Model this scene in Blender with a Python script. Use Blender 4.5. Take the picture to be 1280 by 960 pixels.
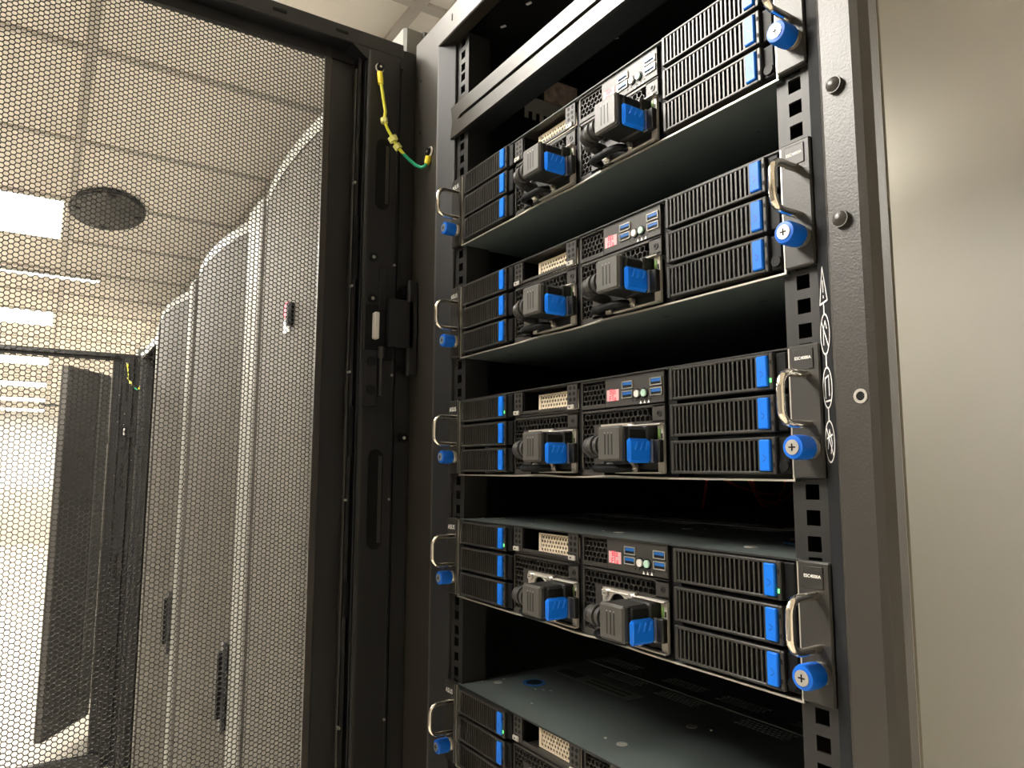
import bpy, math, random
import numpy as np
from mathutils import Vector, Matrix

random.seed(7)
scene = bpy.context.scene
for o in list(bpy.data.objects):
    bpy.data.objects.remove(o, do_unlink=True)
COL = scene.collection

# ---------------------------------------------------------------- camera
ZO = 1.70                     # height of the underside of the topmost server above the floor
U = 0.04445                   # one rack unit
CAM = Vector((0.5088, -0.4001, -0.2596 + ZO))
rr = Vector((0.5432, 0.8396, 0.0032)); uu = Vector((0.0961, -0.0659, 0.9932)); ff = Vector((-0.8341, 0.5392, 0.1165))
cam_d = bpy.data.cameras.new('camera')
cam_d.sensor_fit = 'HORIZONTAL'; cam_d.sensor_width = 36.0
cam_d.lens = 908.71 / 1280.0 * 36.0
cam_d.clip_start = 0.01; cam_d.clip_end = 100
cam = bpy.data.objects.new('camera', cam_d); COL.objects.link(cam)
m = Matrix.Identity(4)
for i in range(3):
    m[i][0] = rr[i]; m[i][1] = uu[i]; m[i][2] = -ff[i]; m[i][3] = CAM[i]
cam.matrix_world = m
scene.camera = cam

# ---------------------------------------------------------------- world, exposure
wd = bpy.data.worlds.new('world'); scene.world = wd; wd.use_nodes = True
wd.node_tree.nodes['Background'].inputs[0].default_value = (1.0, 0.95, 0.86, 1)
wd.node_tree.nodes['Background'].inputs[1].default_value = 0.05
LAMP = 20.0                   # radiance of the ceiling panels
scene.view_settings.view_transform = 'Standard'
scene.view_settings.look = 'None'
scene.view_settings.gamma = 1.0
scene.view_settings.use_curve_mapping = False
scene.view_settings.exposure = 1.3

# ---------------------------------------------------------------- materials
def mat(name, col, rough=0.5, metal=0.0, spec=0.5, bump=0.0, bscale=900.0, var=0.0, vscale=30.0, emit=None, estr=0.0, coat=0.0):
    M = bpy.data.materials.new(name); M.use_nodes = True
    nt = M.node_tree; b = nt.nodes['Principled BSDF']
    b.inputs['Base Color'].default_value = (*col, 1)
    b.inputs['Roughness'].default_value = rough
    b.inputs['Metallic'].default_value = metal
    b.inputs['Specular IOR Level'].default_value = spec
    if coat: b.inputs['Coat Weight'].default_value = coat; b.inputs['Coat Roughness'].default_value = 0.15
    tc = nt.nodes.new('ShaderNodeTexCoord')
    if var > 0:
        n = nt.nodes.new('ShaderNodeTexNoise'); n.inputs['Scale'].default_value = vscale; n.inputs['Detail'].default_value = 4
        nt.links.new(tc.outputs['Object'], n.inputs['Vector'])
        mx = nt.nodes.new('ShaderNodeMix'); mx.data_type = 'RGBA'
        mx.inputs[6].default_value = (*[c * (1 - var) for c in col], 1)
        mx.inputs[7].default_value = (*[min(1, c * (1 + var)) for c in col], 1)
        nt.links.new(n.outputs[0], mx.inputs[0]); nt.links.new(mx.outputs[2], b.inputs['Base Color'])
    if bump > 0:
        n = nt.nodes.new('ShaderNodeTexNoise'); n.inputs['Scale'].default_value = bscale; n.inputs['Detail'].default_value = 2
        nt.links.new(tc.outputs['Object'], n.inputs['Vector'])
        bp = nt.nodes.new('ShaderNodeBump'); bp.inputs['Strength'].default_value = bump; bp.inputs['Distance'].default_value = 0.0004
        nt.links.new(n.outputs[0], bp.inputs['Height']); nt.links.new(bp.outputs[0], b.inputs['Normal'])
    if emit:
        b.inputs['Emission Color'].default_value = (*emit, 1); b.inputs['Emission Strength'].default_value = estr
    return M

M_POST = mat('powder_coat_black', (0.026, 0.0225, 0.0180), 0.40, 0.0, 0.60, 0.30, 700)
M_FRAME = mat('black_painted_steel', (0.007, 0.007, 0.008), 0.40, 0.0, 0.5, 0.12, 600)
M_RET = mat('blue_black_chamfer', (0.008, 0.0085, 0.0098), 0.5, 0.0, 0.35)  # darker blue-black strip laid over the post chamfers
M_MESH = mat('perforated_black_steel', (0.014, 0.0135, 0.0125), 0.40, 0.0, 0.6)
M_SIDE = mat('side_panel_paint', (0.135, 0.128, 0.108), 0.24, 0.85, 0.7, 0.12, 900)
M_INT = mat('rack_interior_black', (0.0035, 0.0036, 0.0042), 0.6)
M_RAIL = mat('mounting_rail_black', (0.016, 0.0155, 0.015), 0.45, 0.0, 0.4)
M_CH = mat('chassis_dark_zinc', (0.100, 0.120, 0.117), 0.36, 0.2, 0.6, 0.04, 1500, 0.10, 25)
M_EDGE = mat('bare_sheet_edge', (0.55, 0.52, 0.46), 0.35, 0.7)
M_TRAY = mat('tray_black_plastic', (0.021, 0.0195, 0.0172), 0.40, 0.0, 0.5, 0.15, 900)
M_DARK = mat('deep_black_plastic', (0.003, 0.003, 0.0035), 0.5, 0.0, 0.2)
M_PANEL = mat('bay_panel_paint', (0.025, 0.0228, 0.0198), 0.42, 0.0, 0.5, 0.2, 1200)
M_BLUE = mat('blue_plastic', (0.002, 0.145, 0.68), 0.40, 0.0, 0.35)
M_BLUE2 = mat('blue_knob', (0.003, 0.11, 0.55), 0.40, 0.0, 0.35)
M_BLUED = mat('blue_usb_tongue', (0.006, 0.09, 0.32), 0.4)
M_TABB = mat('side_lit_blue_tab', (0.004, 0.205, 1.0), 0.40, 0.0, 0.35)  # blue raised to stand in for side light on the plug tabs
M_MARK = mat('latch_arrow_blue', (0.002, 0.05, 0.30), 0.4)
M_CHROME = mat('chrome_handle', (0.80, 0.75, 0.66), 0.12, 1.0)
M_STEEL = mat('bright_steel', (0.72, 0.69, 0.63), 0.28, 0.85)
M_SILVER = mat('silver_paint', (0.45, 0.43, 0.39), 0.4, 0.3)
M_TAN = mat('tan_perforated_plate', (0.86, 0.74, 0.56), 0.45, 0.0)
M_PLUG = mat('plug_front_lit', (0.050, 0.047, 0.042), 0.42, 0.0, 0.55, 0.3, 1500)
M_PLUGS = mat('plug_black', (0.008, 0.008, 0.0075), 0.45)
M_CABLE = mat('cable_jacket_grey', (0.026, 0.0245, 0.0235), 0.42, 0.0, 0.5)
M_WHITE = mat('white_print', (0.85, 0.84, 0.80), 0.5)
M_PINK = mat('pink_sticker', (0.60, 0.33, 0.34), 0.5)
M_RED = mat('red_ink', (0.70, 0.03, 0.08), 0.5)
M_GREENB = mat('green_white_button', (0.35, 0.52, 0.42), 0.35)
M_WHITEB = mat('white_button', (0.55, 0.53, 0.50), 0.3)
M_LED = mat('green_indicator_lamp', (0.1, 0.8, 0.2), 0.3, emit=(0.12, 1.0, 0.15), estr=1.2)
M_GREEN = mat('green_tab', (0.13, 0.24, 0.06), 0.4)
M_YEL = mat('yellow_sleeve', (0.80, 0.66, 0.03), 0.45)
M_YELT = mat('translucent_yellow_clip', (0.72, 0.70, 0.22), 0.35)
M_REDC = mat('red_cable_jacket', (0.65, 0.09, 0.07), 0.45)
M_GREY = mat('grey_cabinet_paint', (0.05, 0.047, 0.042), 0.6, 0.0, 0.3, 0.1, 400)
M_GREYL = mat('light_cabinet_trim', (0.15, 0.15, 0.133), 0.5, 0.0, 0.3)
M_DGREY = mat('dark_grey_door_paint', (0.085, 0.078, 0.069), 0.5, 0.0, 0.4)
M_CEIL = mat('ceiling_tile', (0.87, 0.825, 0.755), 0.85, 0.0, 0.2, 0.25, 250, 0.03, 40)
M_TBAR = mat('ceiling_grid_bar', (0.55, 0.51, 0.46), 0.5)
M_WALL = mat('wall_paint', (0.80, 0.76, 0.68), 0.8, var=0.02, vscale=3)
M_WALLW = mat('white_wall_paint', (0.90, 0.90, 0.89), 0.7)
M_WALLD = mat('dark_grey_wall_paint', (0.22, 0.21, 0.198), 0.6)
M_FLOOR = mat('floor_vinyl', (0.84, 0.79, 0.68), 0.35, 0.0, 0.5, var=0.05, vscale=6)
M_FLOORG = mat('grey_vented_floor', (0.33, 0.31, 0.28), 0.4)
M_VENT = mat('ceiling_vent_grey', (0.018, 0.018, 0.020), 0.5)
M_STRIP = mat('lit_strip', (0.9, 0.9, 0.9), 0.5, emit=(1.0, 0.95, 0.88), estr=2.5)
M_VHOLE = mat('lightened_lid_detail', (0.24, 0.26, 0.26), 0.4)  # lid vents, seam and label lightened as if catching light
M_LAMP = mat('lamp_diffuser', (0.9, 0.9, 0.9), 0.5, emit=(1.0, 0.945, 0.855), estr=LAMP)

# perforation seen as colour on the far grey doors (too far to tell the holes apart)
def perforated(name, col, hole, scale):
    M = mat(name, col, 0.65, 0.0, 0.25)
    nt = M.node_tree; b = nt.nodes['Principled BSDF']
    tc = nt.nodes.new('ShaderNodeTexCoord'); v = nt.nodes.new('ShaderNodeTexVoronoi')
    v.inputs['Scale'].default_value = scale; v.inputs['Randomness'].default_value = 0.0
    nt.links.new(tc.outputs['Object'], v.inputs['Vector'])
    r = nt.nodes.new('ShaderNodeValToRGB'); r.color_ramp.elements[0].position = 0.28; r.color_ramp.elements[1].position = 0.36
    r.color_ramp.elements[0].color = (*hole, 1); r.color_ramp.elements[1].color = (*col, 1)
    nt.links.new(v.outputs[0], r.inputs[0]); nt.links.new(r.outputs[0], b.inputs['Base Color'])
    return M
M_GPERF = perforated('grey_perforated_door', (0.054, 0.048, 0.039), (0.022, 0.020, 0.016), 170)

# yellow / green striped wire
M_WIRE = mat('yellow_green_wire', (0.7, 0.7, 0.05), 0.4)
nt = M_WIRE.node_tree; b = nt.nodes['Principled BSDF']
tc = nt.nodes.new('ShaderNodeTexCoord'); sp = nt.nodes.new('ShaderNodeSeparateXYZ'); nt.links.new(tc.outputs['Object'], sp.inputs[0])
rmp = nt.nodes.new('ShaderNodeValToRGB'); rmp.color_ramp.interpolation = 'CONSTANT'
rmp.color_ramp.elements[0].position = 0.0; rmp.color_ramp.elements[0].color = (0.005, 0.32, 0.16, 1)
rmp.color_ramp.elements[1].position = 0.5; rmp.color_ramp.elements[1].color = (0.72, 0.70, 0.05, 1)
mth = nt.nodes.new('ShaderNodeMath'); mth.operation = 'MULTIPLY_ADD'; mth.inputs[1].default_value = 6.0; mth.inputs[2].default_value = -0.30
nt.links.new(sp.outputs[2], mth.inputs[0]); nt.links.new(mth.outputs[0], rmp.inputs[0]); nt.links.new(rmp.outputs[0], b.inputs['Base Color'])

# ---------------------------------------------------------------- mesh helpers
class MB:
    """collects shapes; one material index per face"""
    def __init__(s): s.v = []; s.f = []; s.m = []; s.mats = []; s.cur = 0
    def use(s, M):
        if M not in s.mats: s.mats.append(M)
        s.cur = s.mats.index(M); return s
    def add(s, v, f):
        k = len(s.v); s.v += [tuple(p) for p in v]
        for q in f: s.f.append([i + k for i in q]); s.m.append(s.cur)
        return s
    def box(s, x0, x1, y0, y1, z0, z1, c=0.0):
        if c <= 0:
            v = [(x, y, z) for x in (x0, x1) for y in (y0, y1) for z in (z0, z1)]
            return s.add(v, [(0, 1, 3, 2), (4, 6, 7, 5), (0, 4, 5, 1), (2, 3, 7, 6), (0, 2, 6, 4), (1, 5, 7, 3)])
        lo = (x0, y0, z0); hi = (x1, y1, z1); v = []; idx = {}
        for i in range(8):
            sgn = [(i >> k) & 1 for k in range(3)]
            for ax in range(3):
                p = [0, 0, 0]
                for k in range(3):
                    e = hi[k] if sgn[k] else lo[k]
                    if k != ax: e += -c if sgn[k] else c
                    p[k] = e
                idx[(i, ax)] = len(v); v.append(p)
        f = []
        for ax in range(3):
            a, b_ = [k for k in range(3) if k != ax]
            for d in (0, 1):
                q = [(d << ax) | (da << a) | (db << b_) for da, db in ((0, 0), (1, 0), (1, 1), (0, 1))]
                f.append([idx[(i, ax)] for i in q])
            for da in (0, 1):
                for db in (0, 1):
                    i0 = (da << a) | (db << b_); i1 = i0 | (1 << ax)
                    f.append([idx[(i0, a)], idx[(i1, a)], idx[(i1, b_)], idx[(i0, b_)]])
        for i in range(8): f.append([idx[(i, 0)], idx[(i, 1)], idx[(i, 2)]])
        return s.add(v, f)
    def prism(s, poly, a0, a1, ax='z'):
        """polygon in the two other axes, extruded from a0 to a1"""
        mp = {'z': lambda u, w, a: (u, w, a), 'y': lambda u, w, a: (u, a, w), 'x': lambda u, w, a: (a, u, w)}[ax]
        n = len(poly)
        v = [mp(u, w, a0) for u, w in poly] + [mp(u, w, a1) for u, w in poly]
        f = [list(range(n))[::-1], list(range(n, 2 * n))] + [[i, (i + 1) % n, n + (i + 1) % n, n + i] for i in range(n)]
        return s.add(v, f)
    def tube(s, path, r, n=10, caps=True, closed=False):
        P = [Vector(p) for p in path]; N = len(P); rs = r if isinstance(r, (list, tuple)) else [r] * N
        v = []; up = None
        for i in range(N):
            a = P[i - 1] if (i > 0 or closed) else P[0]; b_ = P[(i + 1) % N] if (i < N - 1 or closed) else P[-1]
            t = (b_ - a).normalized()
            if up is None:
                up = Vector((0, 0, 1)) if abs(t.z) < 0.9 else Vector((1, 0, 0))
            up = (up - t * up.dot(t)).normalized(); w = t.cross(up)
            for k in range(n):
                a_ = 2 * math.pi * k / n
                v.append(P[i] + (up * math.cos(a_) + w * math.sin(a_)) * rs[i])
        f = []
        for i in range(N if closed else N - 1):
            for k in range(n):
                j = (i + 1) % N
                f.append([i * n + k, i * n + (k + 1) % n, j * n + (k + 1) % n, j * n + k])
        if caps and not closed: f += [list(range(n))[::-1], [(N - 1) * n + k for k in range(n)]]
        return s.add(v, f)
    def cyl(s, a, b_, r, n=16, r2=None):
        return s.tube([a, b_], [r, r if r2 is None else r2], n)
    def ring(s, cx, cz, y0, y1, ro, ri, n=20, sx=1.0):
        v = []
        for y in (y0, y1):
            for r in (ro, ri):
                for k in range(n):
                    a = 2 * math.pi * k / n; v.append((cx + sx * r * math.cos(a), y, cz + r * math.sin(a)))
        f = []
        for k in range(n):
            j = (k + 1) % n
            f += [[k, j, n + j, n + k], [2 * n + k, 3 * n + k, 3 * n + j, 2 * n + j], [k, 2 * n + k, 2 * n + j, j], [n + k, n + j, 3 * n + j, 3 * n + k]]
        return s.add(v, f)
    def hexes(s, centres, pitch, hole, fn, depth, first=0.0):
        """hexagonal cells with a hexagonal hole: front web plus hole walls. fn(u, v, w) -> xyz, w = depth behind the front"""
        Ro = pitch / math.sqrt(3)
        an = [first + math.pi / 6 + k * math.pi / 3 for k in range(6)]
        for (cu, cv) in centres:
            o = [fn(cu + Ro * math.cos(a), cv + Ro * math.sin(a), 0) for a in an]
            i0 = [fn(cu + hole * math.cos(a), cv + hole * math.sin(a), 0) for a in an]
            i1 = [fn(cu + hole * math.cos(a), cv + hole * math.sin(a), depth) for a in an]
            s.add(o + i0 + i1, [[k, (k + 1) % 6, 6 + (k + 1) % 6, 6 + k] for k in range(6)] + [[6 + k, 6 + (k + 1) % 6, 12 + (k + 1) % 6, 12 + k] for k in range(6)])
        return s
    def mesh(s, name, M=None, smooth=True):
        me = bpy.data.meshes.new(name); me.from_pydata(s.v, [], s.f)
        mats = s.mats if s.mats else [M]
        for q in mats: me.materials.append(q)
        me.polygons.foreach_set('material_index', s.m if s.mats else [0] * len(s.f))
        if smooth:
            me.polygons.foreach_set('use_smooth', [True] * len(s.f)); me.update()
            me.set_sharp_from_angle(angle=math.radians(38))
        me.update(); return me

CACHE = {}
def obj(name, me, parent=None, loc=(0, 0, 0), rot=None):
    o = bpy.data.objects.new(name, me); COL.objects.link(o)
    if parent: o.parent = parent
    o.location = loc
    if rot: o.rotation_euler = rot
    return o
def part(name, key, build, M, parent, loc=(0, 0, 0), rot=None, smooth=True):
    """build(mb) fills the mesh the first time; the mesh is shared by every later use of key"""
    if key not in CACHE:
        mb = MB(); build(mb); CACHE[key] = mb.mesh(name, M, smooth)
    return obj(name, CACHE[key], parent, loc, rot)
def tag(o, label, cat=None, group=None, kind=None):
    o['label'] = label
    if cat: o['category'] = cat
    if group: o['group'] = group
    if kind: o['kind'] = kind
    return o
def thing(name, label, cat, loc=(0, 0, 0), group=None, rotz=0):
    o = bpy.data.objects.new(name, None); COL.objects.link(o); o.location = loc; o.rotation_euler = (0, 0, rotz)
    o.empty_display_size = 0.05
    return tag(o, label, cat, group)
def sub(name, parent, loc=(0, 0, 0)):
    o = bpy.data.objects.new(name, None); COL.objects.link(o); o.parent = parent; o.location = loc; o.empty_display_size = 0.02
    return o
def struct(name, build, M, label, cat):
    mb = MB(); build(mb); o = obj(name, mb.mesh(name, M, False)); return tag(o, label, cat, kind='structure')
def text_mesh(key, s, size, M, depth=0.0001, bold=0.0):
    if key in CACHE: return CACHE[key]
    cu = bpy.data.curves.new(key, 'FONT'); cu.body = s; cu.size = size; cu.align_x = 'CENTER'; cu.align_y = 'CENTER'; cu.extrude = depth; cu.space_line = 0.9
    cu.offset = bold
    t = bpy.data.objects.new(key, cu); COL.objects.link(t)
    dg = bpy.context.evaluated_depsgraph_get(); dg.update()
    me = bpy.data.meshes.new_from_object(t.evaluated_get(dg)); me.name = key
    bpy.data.objects.remove(t, do_unlink=True); bpy.data.curves.remove(cu)
    me.materials.clear(); me.materials.append(M); CACHE[key] = me
    return me
def copy_tree(o, parent=None):
    c = o.copy(); COL.objects.link(c); c.parent = parent
    for ch in list(o.children): copy_tree(ch, c)
    return c

FACE = (math.pi / 2, 0, 0)    # text lying in XZ, read from -Y

# ---------------------------------------------------------------- the room
XW0, XW1, YW0, YW1, ZC = -16.4, 3.1, -2.55, 2.35, 2.46
struct('floor', lambda b: b.box(XW0, XW1, YW0, YW1, -0.05, 0.0), M_FLOOR, 'pale cream vinyl floor of the aisle', 'floor')
struct('wall_front', lambda b: b.box(XW0, XW1, YW0 - 0.1, YW0, 0, ZC + 0.15), M_WALLD, 'dark grey wall along the aisle', 'wall')
struct('wall_back', lambda b: b.box(XW0, XW1, YW1, YW1 + 0.1, 0, ZC + 0.15), M_WALLW, 'white wall behind the racks', 'wall')
struct('wall_right', lambda b: b.box(XW1, XW1 + 0.1, YW0, YW1, 0, ZC + 0.15), M_WALL, 'cream wall at the near end of the row', 'wall')
wl = struct('wall_left', lambda b: b.box(XW0 - 0.1, XW0, YW0, YW1, 0, ZC + 0.15), M_WALLW, 'bright white wall at the far end of the aisle', 'wall')
part('wainscot', 'wains', lambda b: b.box(XW0, XW0 + 0.012, YW0, YW1, 0, 1.06), M_WALL, wl, smooth=False)
ceil = struct('ceiling', lambda b: b.box(XW0, XW1, YW0, YW1, ZC + 0.03, ZC + 0.15), M_TBAR, 'suspended ceiling of pale mineral tiles', 'ceiling')
TX, TY, TP = -0.867, -0.36, 0.6
def build_bars(b):
    k = math.ceil((XW0 - TX) / TP)
    while TX + k * TP < XW1:
        x = TX + k * TP; b.box(x - 0.0125, x + 0.0125, YW0, YW1, ZC - 0.002, ZC + 0.03); k += 1
    k = math.ceil((YW0 - TY) / TP)
    while TY + k * TP < YW1:
        y = TY + k * TP; b.box(XW0, XW1, y - 0.0125, y + 0.0125, ZC - 0.0021, ZC + 0.03); k += 1
part('grid_bars', 'tbars', build_bars, M_TBAR, ceil, smooth=False)
lamp_cells = {(-2.667 - 2.4 * k, 0) for k in range(-1, 6)}
def is_lamp(x1, y0):
    if y0 == 3: return any(abs(x1 - a) < 0.05 for a in (2.133, -0.267, -2.667))
    return any(abs(x1 - a) < 0.05 for a, _ in lamp_cells) and y0 in (-1, -2)
def is_lamp_old(x1, y0):     # x1 = +X side of the cell, y0 = -Y side
    return any(abs(x1 - a) < 0.05 for a, _ in lamp_cells) and y0 in (-1, -2, 3)
for i in range(-27, 9):
    for j in range(-4, 5):
        x0 = TX + i * TP; y0 = TY + j * TP
        if x0 + TP < XW0 + 0.1 or x0 > XW1 - 0.1 or y0 + TP < YW0 + 0.1 or y0 > YW1 - 0.1: continue
        if is_lamp(x0 + TP, j): continue
        xa, xb, ya, yb = max(x0, XW0) + 0.0125, min(x0 + TP, XW1) - 0.0125, max(y0, YW0) + 0.0125, min(y0 + TP, YW1) - 0.0125
        w, d = xb - xa, yb - ya
        part('ceiling_tile', ('tile', round(w, 3), round(d, 3)), lambda b: b.box(-w / 2, w / 2, -d / 2, d / 2, 0, 0.02, 0.002), M_CEIL, ceil, ((xa + xb) / 2, (ya + yb) / 2, ZC + 0.006), smooth=False)
names = {0: 'nearest to', 1: 'second from', 2: 'third from', 3: 'fourth from', 4: 'fifth from', 5: 'sixth from'}
for a, _ in sorted(lamp_cells, reverse=True):
    n = round((-2.667 - a) / 2.4)
    if n == -1: lab = 'white ceiling light panel overhead in front of the open rack'
    else: lab = 'white ceiling light panel seen through the mesh door, %s the camera' % names[n]
    t = thing('ceiling_light', lab, 'light', (a - 0.3, TY - 0.6, ZC), 'ceiling light panels')
    part('frame', 'lframe', lambda b: (b.box(-0.287, 0.287, -0.587, -0.572, -0.003, 0.02), b.box(-0.287, 0.287, 0.572, 0.587, -0.003, 0.02),
                                       b.box(-0.287, -0.272, -0.572, 0.572, -0.003, 0.02), b.box(0.272, 0.287, -0.572, 0.572, -0.003, 0.02)), M_WHITE, t, smooth=False)
    part('diffuser', 'ldiff', lambda b: b.box(-0.272, 0.272, -0.572, 0.572, 0.0, 0.012), M_LAMP, t, smooth=False)

for a in (1.533 + 0.6, -0.267, -2.667):  # unseen fill panels added behind the racks to brighten the side panel
    t = thing('ceiling_light', 'added unseen fill light panel over the aisle behind the racks, %s' % {2.133: 'at the near end', -0.267: 'behind the open rack', -2.667: 'behind the grey cabinets'}[round(a, 3)], 'light', (a - 0.3, TY + 2.1, ZC), 'added rear fill lights')
    part('frame', 'lframe2', lambda b: (b.box(-0.287, 0.287, -0.287, -0.272, -0.003, 0.02), b.box(-0.287, 0.287, 0.272, 0.287, -0.003, 0.02),
                                        b.box(-0.287, -0.272, -0.272, 0.272, -0.003, 0.02), b.box(0.272, 0.287, -0.272, 0.272, -0.003, 0.02)), M_WHITE, t, smooth=False)
    part('diffuser', 'ldiff2', lambda b: b.box(-0.272, 0.272, -0.272, 0.272, 0.0, 0.012), M_LAMP, t, smooth=False)

# oval ceiling vents and slot diffuser
def vent(x, y, lab):
    t = thing('ceiling_vent', lab, 'vent', (x, y, ZC), 'dark oval ceiling vents')
    def disc(b):
        n = 40; rx, ry = 0.265, 0.135
        for z0, z1, k in ((-0.004, 0.0, 1.0), (-0.009, -0.004, 0.92)):
            b.prism([(rx * k * math.cos(2 * math.pi * i / n), ry * k * math.sin(2 * math.pi * i / n)) for i in range(n)], z0, z1, 'z')
    part('plate', 'ventplate', disc, M_VENT, t)
    for sx, sy in ((0.8, 0), (-0.8, 0), (0, 0.8), (0, -0.8)):
        part('screw', 'ventscrew', lambda b: b.cyl((0, 0, -0.013), (0, 0, -0.008), 0.014, 12), M_DARK, t, (sx * 0.265, sy * 0.135, 0))
vent(-2.72, -0.236, 'large dark grey oval vent in the ceiling behind the mesh door')
vent(-13.55, -0.31, 'small far dark oval vent low in the ceiling beyond the light panels')
t = thing('strip_light', 'thin lit strip light across the ceiling just beyond the oval vent', 'light', (-3.99, -0.48, ZC))
part('housing', 'slotd', lambda b: b.box(-0.030, 0.030, -0.30, 0.30, -0.008, 0, 0.002), M_WHITE, t)
part('diffuser', 'slotl', lambda b: b.box(-0.022, 0.022, -0.29, 0.29, -0.011, -0.0081), M_STRIP, t)

# vented floor tile at the far left
t = thing('floor_grille', 'grey slotted ventilation tile in the cream floor', 'grille', (-3.1, -1.02, 0))
part('tile', 'fgt', lambda b: b.box(-0.45, 0.45, -0.30, 0.30, 0, 0.004, 0.001), M_FLOORG, t)
for k in range(14):
    part('slot', 'fgs', lambda b: b.box(-0.40, 0.40, -0.006, 0.006, 0.004, 0.0046), M_WALL, t, (0, -0.26 + k * 0.04, 0), smooth=False)

# ---------------------------------------------------------------- the open black rack
RACK_BOTTOM = 0.05
RZ0, RZ1 = 0.06, ZO + 0.302
Y_F = -0.014
def rack_rail(b):
    z0 = ZO - 36 * U; n = 42
    b.box(-0.0205, -0.0115, 0, 0.002, z0, z0 + n * U); b.box(-0.002, 0.010, 0, 0.002, z0, z0 + n * U)
    b.box(-0.0205, -0.0187, 0.002, 0.03, z0, z0 + n * U)
    zs = [z0]
    for k in range(n):
        for c in (0.00635, 0.02225, 0.0381):
            zc = z0 + k * U + c
            b.box(-0.0115, -0.002, 0, 0.002, zs[-1], zc - 0.00475); zs.append(zc + 0.00475)
    b.box(-0.0115, -0.002, 0, 0.002, zs[-1], z0 + n * U)
def rack_rail_m(b):
    rack_rail(b); b.v = [(-x, y, z) for x, y, z in b.v]

MESH_Y0, MESH_Y1 = -0.128, -0.590     # perforated field of the open door, in the door's own plane
def door_mesh():
    """perforated sheet, hexagonal holes 5.22 mm apart in vertical columns; lies in the YZ plane"""
    p = 0.00522; cw = p * math.sqrt(3) / 2
    ny = int((MESH_Y0 - MESH_Y1) / cw); z0, z1 = 0.14, ZO + 0.274; nz = int((z1 - z0) / p)
    I, J = np.meshgrid(np.arange(ny), np.arange(nz), indexing='ij'); I = I.ravel(); J = J.ravel()
    cy = MESH_Y0 - (I + 0.5) * cw; cz = z1 - (J + 0.5 + 0.5 * (I % 2)) * p
    N = len(cy); Ro = p / math.sqrt(3); Ri = 0.00258
    an = np.pi / 2 + np.pi / 6 + np.arange(6) * np.pi / 3
    co = np.zeros((N, 18, 3), np.float32)
    for q, (R, x) in enumerate(((Ro, 0.0), (Ri, 0.0), (Ri, -0.0014))):
        co[:, q * 6:q * 6 + 6, 0] = x
        co[:, q * 6:q * 6 + 6, 1] = cy[:, None] + R * np.cos(an)[None]
        co[:, q * 6:q * 6 + 6, 2] = cz[:, None] + R * np.sin(an)[None]
    k = np.arange(6); k2 = (k + 1) % 6
    q = np.concatenate([np.stack([k, k2, 6 + k2, 6 + k], 1), np.stack([6 + k, 6 + k2, 12 + k2, 12 + k], 1)])
    fc = (q[None] + (np.arange(N) * 18)[:, None, None]).reshape(-1)
    me = bpy.data.meshes.new('mesh_panel')
    me.vertices.add(N * 18); me.vertices.foreach_set('co', co.ravel())
    nf = N * 12
    me.loops.add(nf * 4); me.loops.foreach_set('vertex_index', fc.astype(np.int32))
    me.polygons.add(nf); me.polygons.foreach_set('loop_start', (np.arange(nf) * 4).astype(np.int32))
    me.update(calc_edges=True); me.materials.append(M_MESH)
    return me

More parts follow.
